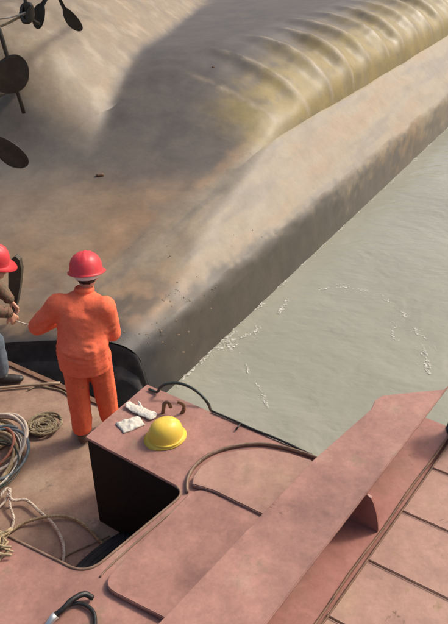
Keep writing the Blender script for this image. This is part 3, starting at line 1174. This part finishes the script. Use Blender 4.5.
    # --- boots
    for sd in ('l', 'r'):
        an = V['an_' + sd]; td = V['toe_' + sd].normalized()
        tr = Vector((td.y, -td.x, 0))
        g = base.z
        x = tr
        me = blobs([[(an + Vector((0, 0, .03)), S3(.056), x), (Vector((an.x, an.y, g + .055)) - td * .02, (.048, .055, .052), x), (Vector((an.x, an.y, g + .046)) + td * .10, (.048, .05, .042), x), (Vector((an.x, an.y, g + .04)) + td * .165, (.043, .04, .034), x)]], .011, 3)
        for v in me.vertices:
            v.co.z = max(v.co.z, g + .004)
        link('boot', me, mats['boots'], root, base, True)
    # --- helmet
    hc_ = hd + Vector((0, 0, .045)) - hf * .005 + V.get('helmet_off', Vector((0, 0, 0)))
    bm, hr_, fw, up = hard_hat_bm(hc_, hf, J.get('tilt', 0.0))
    hel = bm_link('helmet', bm, helmet_mat, root, base, True)
    bm = bmesh.new()
    ring = [hc_ - up * .028 + hr_ * math.cos(a) * .094 + fw * math.sin(a) * .112 for a in [2 * math.pi * i / 32 for i in range(33)]]
    tube(bm, ring, .006, 8, flat=2.6)
    bm_link('headband', bm, M['strap'], hel, base, True)
    bm = bmesh.new()
    ring = [hc_ - up * .046 + hr_ * math.cos(a) * .086 + fw * math.sin(a) * .104 for a in [math.pi * (1.12 + .76 * i / 16) for i in range(17)]]
    tube(bm, ring, .006, 8, flat=1.6)
    bm_link('nape_strap', bm, M['strap'], hel, base, True)
    if vest is not None:
        vc = [[(lerp(pel, mid, .3), (.197, .155, .08), r), (mid, (.195, .152, .1), r), (ch, (.185, .148, .10), r), (lerp(ch, nk, .45), (.13, .11, .06), r)],
              [(lerp(ch, V['sh_l'], .75) + Vector((0, 0, .025)), S3(.082), r), (lerp(ch, V['sh_r'], .75) + Vector((0, 0, .025)), S3(.082), r)]]
        me = blobs(vc, .0115, 4)
        folds(me, .008, 8, 3)
        cut_below(me, base.z + hem + .08)
        link('vest', me, vest, root, base, True)
    return root


# worker in orange, back to the camera, arms forward
bx, by = -1.085, 4.22
pA = dict(base=(bx, by, 0), right=(.995, -.10, 0), head_fwd=(-.12, .96, -.32),
          pelvis=(bx - .015, by, .91), chest=(bx - .005, by + .085, 1.175), neck=(bx + .015, by + .175, 1.335), head=(bx + .03, by + .25, 1.43),
          sh_l=(bx - .180, by + .095, 1.265), sh_r=(bx + .172, by + .07, 1.255),
          el_l=(bx - .375, by + .12, 1.05), el_r=(bx + .205, by + .11, 1.00),
          wr_l=(bx - .22, by + .32, 1.01), wr_r=(bx + .12, by + .34, .97),
          hand_l=(.55, .8, -.2), hand_r=(-.6, .8, -.1), palm_l=(.6, -.3, -.6), palm_r=(-.6, -.3, -.6),
          hip_l=(bx - .10, by, .86), hip_r=(bx + .09, by + .01, .86),
          kn_l=(bx - .10, by - .01, .48), kn_r=(bx + .10, by + .06, .48),
          an_l=(bx - .10, by - .06, .10), an_r=(bx + .105, by + .10, .10),
          toe_l=(-.25, .95, 0), toe_r=(.2, .97, 0), tilt=.28)
person(pA, 'worker in an orange suit and red helmet standing with his back turned', dict(jacket=M['orange'], trousers=M['orange2'], boots=M['boot']), M['red_helmet'], .75, 1, wd=1.10)

# worker bending forward at the hull edge, in mottled jacket and vest
hx, hy, hz = aty(-4, 262, 4.86)
qx, qy = -2.29, 4.80
pB = dict(base=(qx, qy, 0), right=(-.10, -.995, 0), head_fwd=(.92, .12, -.40),
          pelvis=(qx - .08, qy, .90), chest=(qx + .10, qy + .03, 1.20), neck=(hx - .10, hy - .01, hz - .135), head=(hx - .035, hy, hz - .025),
          sh_l=(qx + .16, qy + .20, 1.27), sh_r=(qx + .20, qy - .15, 1.25),
          el_l=(qx + .26, qy + .30, 1.0), el_r=(qx + .30, qy - .16, 1.02),
          wr_l=(qx + .40, qy + .22, .86), wr_r=aty(10, 313, 4.72),
          hand_l=(.4, .1, -.8), hand_r=(.25, .2, -.9), palm_l=(-.6, -.5, 0), palm_r=(-.6, .5, 0),
          hip_l=(qx - .08, qy + .09, .84), hip_r=(qx - .07, qy - .10, .84),
          kn_l=(qx + .20, qy + .14, .47), kn_r=(qx + .0, qy - .12, .46),
          an_l=(qx + .20, qy + .13, .10), an_r=(qx - .06, qy - .16, .10),
          toe_l=(.97, .1, 0), toe_r=(.98, -.1, 0), tilt=.35)
person(pB, 'worker in mottled jacket, orange vest and jeans bending over the hull edge', dict(jacket=M['camo'], trousers=M['jeans'], boots=M['boot_black']), M['red_helmet'], .74, 5, vest=M['vest'])

# ------------------------------------------------------------------ things on the raised deck
def yellow_hat():
    p = at(166, 437, ZP)
    root = empty('hard_hat', p)
    tag(root, 'scuffed yellow hard hat resting on the raised red deck', 'hard hat')
    bm, r_, f_, u_ = hard_hat_bm(p + Vector((0, 0, .016)), (-.75, -.4), 0, (.106, .122, .128), .020, True)
    sh = bm_link('shell', bm, M['yellow_helmet'], root, p, True)
    bm = bmesh.new()
    ring = [p + Vector((0, 0, .016)) + Vector((math.cos(a) * .114, math.sin(a) * .114, .004)) for a in [2 * math.pi * i / 32 for i in range(33)]]
    tube(bm, ring, .007, 8)
    bm_link('rim_bead', bm, M['yellow_helmet'], sh, p, True)


yellow_hat()


def glove(px, py, ang, label, sc=1.0, lift=0.0):
    p = at(px, py, ZP)
    d = Vector((math.cos(ang), math.sin(ang), 0))
    w0 = p + Vector((0, 0, .02 + lift))
    ch = hand_chains(w0, d, (0, 0, 1), 1, .22, 1.05 * sc)
    X = (-d.y, d.x, 0)
    ch.append([(w0 - d * .09, (.052 * sc, .03, .017), X), (w0 + d * .06, (.050 * sc, .04, .018), X)])
    me = blobs(ch, .006, 2)
    folds(me, .004, 30, px)
    zb = p.z + .002 + lift
    for v in me.vertices:
        v.co.z = max(zb + (v.co.z - zb) * .75, zb)
    o = link('work_glove', me, M['white'], None, p, True)
    tag(o, label, 'glove')
    return o


glove(142, 413, 2.6, 'white cotton work glove lying behind the folded cloth', .8, .0)


def cloth():
    p = at(131, 425, ZP)
    bm = bmesh.new()
    n = 14
    d1 = (at(146, 421, ZP) - at(119, 431, ZP)).normalized()
    d2 = Vector((-d1.y, d1.x, 0))
    top, bot = [], []
    for i in range(n + 1):
        a, b = [], []
        for j in range(n + 1):
            x, y = (i / n - .5) * .165, (j / n - .5) * .115
            q = p + d1 * (x + .012 * noise.noise(Vector((x * 9, y * 9, 1)))) + d2 * (y + .012 * noise.noise(Vector((x * 9, y * 9, 5))))
            edge = max(abs(i / n - .5), abs(j / n - .5)) * 2
            h = .006 + .008 * (1 - edge ** 3) + .026 * abs(noise.noise(Vector((x * 22, y * 22, 3))))
            a.append(bm.verts.new(q + Vector((0, 0, max(.005, h)))))
            b.append(bm.verts.new(q + Vector((0, 0, .002))))
        top.append(a); bot.append(b)
    for i in range(n):
        for j in range(n):
            bm.faces.new((top[i][j], top[i + 1][j], top[i + 1][j + 1], top[i][j + 1]))
            bm.faces.new((bot[i][j], bot[i][j + 1], bot[i + 1][j + 1], bot[i + 1][j]))
    for i in range(n):
        bm.faces.new((top[i][0], bot[i][0], bot[i + 1][0], top[i + 1][0]))
        bm.faces.new((top[i][n], top[i + 1][n], bot[i + 1][n], bot[i][n]))
        bm.faces.new((top[0][i], top[0][i + 1], bot[0][i + 1], bot[0][i]))
        bm.faces.new((top[n][i], bot[n][i], bot[n][i + 1], top[n][i + 1]))
    o = bm_link('folded_cloth', bm, M['white'], None, p, True)
    tag(o, 'crumpled white cloth folded flat beside the yellow hard hat', 'cloth')


cloth()


def line_thing(name, pts, r, m, label, cat, group=None, tw=False, n=7, sides=7):
    bm = bmesh.new()
    path = catmull(pts, n)
    if tw:
        twisted(bm, path, r)
    else:
        tube(bm, path, r, sides)
    org = Vector(pts[0])
    o = bm_link(name, bm, m, None, org, True)
    tag(o, label, cat, group)
    return o


def over(px, py, h, yshift=0):
    q = at(px, py, ZP + h)
    return q


# hose arching over the far edge, cable along it
line_thing('hose', [at(149, 389, ZP + .015), at(157, 392, ZP + .02), at(160, 388, ZP + .07), at(166, 384, ZP + .11), at(178, 383, ZP + .12), at(190, 387, ZP + .11), at(200, 394, ZP + .08), at(207, 402, ZP + .03), at(210, 408, ZP - .06), at(214, 420, ZP - .25)],
           .011, M['green_hose'], 'dark green hose arching over the far edge of the raised deck', 'hose')
line_thing('cable', [at(212, 411, ZP + .012), at(235, 421, ZP + .010), at(255, 430, ZP + .008), at(280, 440, ZP + .010), at(312, 455, ZP + .010)],
           .008, M['black'], 'thin black cable running along the far deck edge', 'cable')
line_thing('cable', [at(240, 424, ZP + .018), at(238, 427, ZP + .03), at(236, 430, ZP + .008)], .006, M['black'], 'short black cable end poking up at the deck edge', 'cable')
# black hose loop with a bright clip, lower corner of the raised plating
line_thing('hose', [at(93, 598, ZP + .02), at(84, 594, ZP + .05), at(72, 600, ZP + .06), at(62, 610, ZP + .05), at(52, 619, ZP + .03), at(40, 640, ZP + .016)],
           .015, M['black'], 'thick black hose with a bright clip curling on the raised deck', 'hose')
line_thing('hose', [at(54, 618, ZP + .016), at(64, 608, ZP + .02), at(78, 603, ZP + .02), at(90, 608, ZP + .018), at(95, 618, ZP + .016), at(92, 634, ZP + .016), at(70, 660, ZP + .016)],
           .011, M['black'], 'thinner black hose looping under the thick black hose', 'hose')
bm = bmesh.new()
tube(bm, [at(56, 615, ZP + .045), at(52, 619, ZP + .034), at(47, 627, ZP + .026)], .020, 10)
o = bm_link('hose_clip', bm, M['metal'], None, at(52, 619, ZP + .03), True)
tag(o, 'bright metal clip round the thick black hose', 'clip')

# ------------------------------------------------------------------ ropes on the lower deck
def coil(px, py, R, r, turns, m, label, ell=1.0, seed=0, ang=0.0, spread=.5, height=.03):
    rnd = random.Random(seed)
    c = at(px, py, 0)
    pts = []
    nst = int(turns * 18)
    for i in range(nst):
        a = 2 * math.pi * i / 18
        k = 1 - spread * (i / nst)
        wob = 1 + .22 * noise.noise(Vector((i * .13, seed, 0)))
        x, y = R * k * wob * math.cos(a), R * k * wob * math.sin(a) * ell
        x += .035 * noise.noise(Vector((i * .09, seed, 4))); y += .035 * noise.noise(Vector((i * .07, seed, 7)))
        z = r + .003 + height * (.5 + .5 * noise.noise(Vector((i * .21, seed, 9))))
        pts.append(c + Vector((x * math.cos(ang) - y * math.sin(ang), x * math.sin(ang) + y * math.cos(ang), z)))
    bm = bmesh.new()
    path = catmull(pts, 2)
    twisted(bm, path, r, 10)
    o = bm_link('rope_coil', bm, m, None, c, True)
    tag(o, label, 'rope')


coil(44, 428, .155, .011, 9, M['rope_dark'], 'flat round coil of dirty straw rope beside the orange worker', .95, 4, spread=.85, height=.05)

rnd = random.Random(11)
loops = [('rope_pale', 'pale tan hose loop on top of the tangled hoses at the deck opening', -6, 452, .27, .36, .014, 0.1),
         ('rope_blue', 'blue grey hose loop within the tangled hoses', -2, 462, .26, .33, .012, 1.2),
         ('rope_red', 'red brown hose loop within the tangled hoses', -14, 455, .25, .28, .012, 2.2),
         ('rope_dark', 'thin dirty brown cord loop strung through the tangled hoses', -4, 446, .25, .30, .006, 4.4),
         ('green_hose', 'thin black green cord loop strung through the tangled hoses', -10, 474, .25, .29, .006, 5.3),
         ('white', 'thin white cord loop strung through the tangled hoses', -6, 466, .24, .37, .005, 0.7),
         ('rope', 'straw coloured rope loop within the tangled hoses', -12, 470, .24, .34, .013, 3.1)]
for m, lab, px, py, R1, R2, r, ph in loops:
    c = at(px, py, 0)
    pts = []
    for i in range(46):
        a = ph + 2 * math.pi * i / 18
        w_ = 1 + .13 * noise.noise(Vector((i * .16, ph * 3, 0)))
        k = 1 - .10 * (i / 46)
        pts.append(c + Vector((R1 * w_ * k * math.cos(a), R2 * w_ * k * math.sin(a), r + .02 + .05 * (1 + noise.noise(Vector((i * .2, ph, 5)))))))
    line_thing('hose_loop', pts, r, M[m], lab, 'hose', 'tangled hoses on the lower deck', n=3)

coil(-10, 440, .20, .016, 6, M['rope'], 'thick straw rope coil under the tangled hoses', .9, 12, spread=.6, height=.05)
line_thing('rope', [at(0, 497, .10), at(8, 488, .12), at(12, 500, .06), at(26, 500, .05), at(40, 512, .04), at(53, 524, .03), at(62, 540, .02), at(64, 554, .018), at(62, 566, .016)],
           .012, M['rope_pale'], 'pale twisted rope curving down towards the near rim of the opening', 'rope', tw=True)
line_thing('rope', [at(10, 532, .02), at(22, 524, .025), at(40, 518, .05), at(58, 516, .03), at(74, 519, .018), at(88, 528, .018), at(99, 540, .02), at(112, 552, .02), at(122, 566, .02)],
           .012, M['rope'], 'straw rope crossing the opening towards the dark wall', 'rope', tw=True)
line_thing('rope', [at(-6, 512, .03), at(6, 500, .05), at(10, 488, .07), at(10, 505, .05), at(14, 520, .02), at(9, 533, .015)],
           .010, M['rope_pale'], 'frayed pale rope end hanging from the tangled hoses', 'rope', tw=True)
line_thing('cable', [at(58, 560, .008), at(74, 552, .010), at(90, 545, .014), at(110, 536, .02)], .006, M['rope_dark'], 'thin grey line leading to the black cable bundle', 'cable')


def bundle():
    root = empty('cable_bundle', at(90, 562, 0))
    tag(root, 'bundle of thick black cables lying in the deck opening', 'cables')
    o = root.location.copy()
    k = 0
    for dx, h, j in ((-4, .03, 0), (2, .035, 1), (8, .03, 2), (0, .085, 3), (5, .08, 4)):
        bm = bmesh.new()
        pts = [at(70 + dx, 585 + dx * .3, h), at(84 + dx, 569 + dx * .3, h + .01), at(98 + dx, 556 + dx * .3, h), at(112 + dx, 545 + dx * .2, h), at(126 + dx, 536, h)]
        tube(bm, catmull(pts, 5), .030, 9)
        bm_link('cable', bm, M['black'], root, o, True)


bundle()
# frayed rope heap at the left on the raised plating
def frayed():
    c = at(-4, 548, ZP)
    bm = bmesh.new()
    r2 = random.Random(5)
    for i in range(26):
        a = r2.uniform(0, 6.28)
        p0 = c + Vector((r2.uniform(-.06, .06), r2.uniform(-.08, .08), .012 + r2.uniform(0, .05)))
        d = Vector((math.cos(a), math.sin(a), 0))
        e = Vector((-d.y, d.x, 0))
        pts = [p0 - d * .05, p0 - d * .02 + e * .02 * r2.uniform(-1, 1) + Vector((0, 0, .012)), p0 + d * .02, p0 + d * .06 + e * .02 * r2.uniform(-1, 1) - Vector((0, 0, .008))]
        tube(bm, catmull(pts, 3), .007, 6)
    o = bm_link('frayed_rope', bm, M['rope'], None, c, True)
    tag(o, 'frayed knot of yellow straw rope on the raised plating rim', 'rope')


frayed()
# long tool pole and cord on the deck edge by the boots
line_thing('tool_pole', [at(-30, 392, .03), at(0, 388, .03), at(30, 385, .03), at(60, 383, .03)], .014, M['wood'], 'weathered wooden tool pole lying along the deck edge by the boots', 'pole', n=3)
line_thing('cord', [at(28, 390, .012), at(38, 386, .014), at(50, 388, .012), at(62, 391, .012), at(72, 398, .012)], .008, M['rope_dark'], 'thin dirty cord lying beside the tool pole', 'cord')
# wire the two workers handle
wl = Vector(pA['wr_l']); wr_ = Vector(pB['wr_r'])
h1 = wl + Vector((.05, .09, -.03)); h0 = wr_ + Vector((.02, .02, -.09))
line_thing('wire', [h0, h0.lerp(h1, .3) - Vector((0, 0, .07)), h0.lerp(h1, .65) - Vector((0, 0, .08)), h1], .006, M['rope_pale'], 'pale wire held between the two workers', 'wire')
# rope tied to the upper propeller
kn = aty(27, 13, 9.1)
line_thing('tie_rope', [aty(-40, 36, 9.0), aty(-10, 30, 9.0), aty(10, 22, 9.05), kn], .017, M['rope'], 'straw rope pulled tight to the knot by the smaller propeller', 'rope', tw=True)
line_thing('tie_rope', [aty(-30, 22, 9.0), aty(0, 19, 9.0), aty(16, 16, 9.05), kn + Vector((.02, 0, .02))], .011, M['rope_pale'], 'thin pale rope above the tight straw rope', 'rope')
bm = bmesh.new()
for i in range(5):
    ring = [kn + Vector((.075 * math.cos(a + i), .06 * math.sin(a * 1.0 + i * .7), .10 * math.sin(a + i * 1.3))) for a in [2 * math.pi * j / 14 for j in range(15)]]
    tube(bm, ring, .026, 7)
tube(bm, catmull([kn, kn + Vector((.0, 0, .16)), kn + Vector((-.05, 0, .28)), kn + Vector((-.02, .02, .4))], 4), .022, 7)
tube(bm, catmull([kn, kn + Vector((.06, .05, -.10)), kn + Vector((.11, .1, -.14))], 4), .024, 7)
o = bm_link('rope_knot', bm, M['bronze'], None, kn, True)
tag(o, 'dark knotted lashing tied beside the smaller propeller blades', 'knot')


# ------------------------------------------------------------------ foam on the water
def foam():
    bm = bmesh.new()
    r2 = random.Random(21)

    def bit(x, y, r):
        n = r2.choice((5, 6, 7))
        a0 = r2.uniform(0, 6)
        st = r2.uniform(.5, 1)
        ring = [bm.verts.new((x + r * math.cos(a0 + 2 * math.pi * i / n) * r2.uniform(.6, 1.2), y + r * st * math.sin(a0 + 2 * math.pi * i / n) * r2.uniform(.6, 1.2), WZ + .0075)) for i in range(n)]
        cv = bm.verts.new((x, y, WZ + .0085))
        for i in range(n):
            bm.faces.new((ring[i], ring[(i + 1) % n], cv))

    def streak(pts, n, spread, rr, thresh=-.1, seed=0):
        path = catmull([at(x, y, WZ) for x, y in pts], 12)
        L = len(path) - 1
        for _ in range(n):
            t = r2.random() * L
            i = int(t)
            p = path[i].lerp(path[min(i + 1, L)], t - i)
            if noise.noise(Vector((t * .22, seed, 0))) < thresh:
                continue
            g = r2.gauss(0, spread)
            bit(p.x + g * .7 + r2.gauss(0, spread * .5), p.y + r2.gauss(0, spread), .7 * r2.uniform(rr * .3, rr) * (1 if r2.random() > .1 else 1.6))

    def ribbon(path, wmax, seed, thresh=0.0, jit=.03, z=WZ + .0075):
        prev = None
        n = len(path)
        for i, p in enumerate(path):
            d = (path[min(i + 1, n - 1)] - path[max(i - 1, 0)]).normalized()
            e = Vector((-d.y, d.x, 0))
            q = p + e * jit * (noise.noise(Vector((i * .13, seed, 1))) + .6 * noise.noise(Vector((i * .41, seed, 2))))
            k = noise.noise(Vector((i * .09, seed, 3))) + .5 * noise.noise(Vector((i * .5, seed, 4))) - thresh
            if k <= 0:
                prev = None
                continue
            wd = 2.2 * wmax * min(1, k * 1.6) * (.55 + .45 * noise.noise(Vector((i * .9, seed, 5))))
            cur = (bm.verts.new((q.x + e.x * wd, q.y + e.y * wd, z)), bm.verts.new((q.x - e.x * wd, q.y - e.y * wd, z)))
            if prev:
                bm.faces.new((prev[0], cur[0], cur[1], prev[1]))
            prev = cur

    def line(pts, wmax, seed, thresh=0.0, copies=1, jit=.03):
        base = catmull([at(x, y, WZ) for x, y in pts], 26)
        for c_ in range(copies):
            ribbon(base, wmax * (1 if c_ == 0 else .6), seed + c_ * 7.3, thresh + .1 * (c_ > 0), jit * (1 + c_))

    for c_ in range(3):
        ribbon([h2w(u, V_W + .045 - .012 * c_, 0) for u in frange(4.7, 22, .03)], .010 + .004 * c_, 3 + c_ * 5, -.08 + .12 * c_, .03 + .03 * c_)
    line([(195, 362), (212, 350), (236, 340), (262, 328)], .020, 1, -.1, 4, .05)
    line([(226, 336), (229, 345), (231, 352)], .022, 2, -.5, 3, .03)
    line([(278, 314), (284, 305), (288, 299)], .018, 12, -.5, 3, .02)
    line([(318, 290), (352, 288), (378, 296), (400, 312), (415, 330), (424, 350), (428, 372)], .014, 3, -.05, 3, .05)
    line([(398, 322), (392, 333), (396, 342)], .012, 4, -.3, 2, .03)
    line([(424, 350), (428, 362), (427, 374)], .018, 5, -.3, 3, .03)
    line([(240, 350), (252, 378), (262, 392), (266, 408)], .008, 6, .0, 2, .03)
    line([(262, 395), (268, 408)], .014, 7, -.3, 2, .02)
    streak([(195, 360), (212, 350), (236, 340), (262, 326)], 120, .05, .010, -.25, 1)
    streak([(330, 288), (378, 296), (415, 330), (428, 372)], 140, .05, .008, -.05, 3)
    for k in range(500):
        u = 4.6 + (r2.random() ** 1.3) * 14
        if noise.noise(Vector((u * 1.6, 3, 0))) < 0: continue
        p = h2w(u, V_W + .05 - abs(r2.gauss(0, .06)), 0)
        bit(p.x, p.y, r2.uniform(.003, .008))
    o = bm_link('foam', bm, M['foam'])
    tag(o, 'white foam flecks drifting on the water along the hull', 'foam', kind='stuff')


foam()
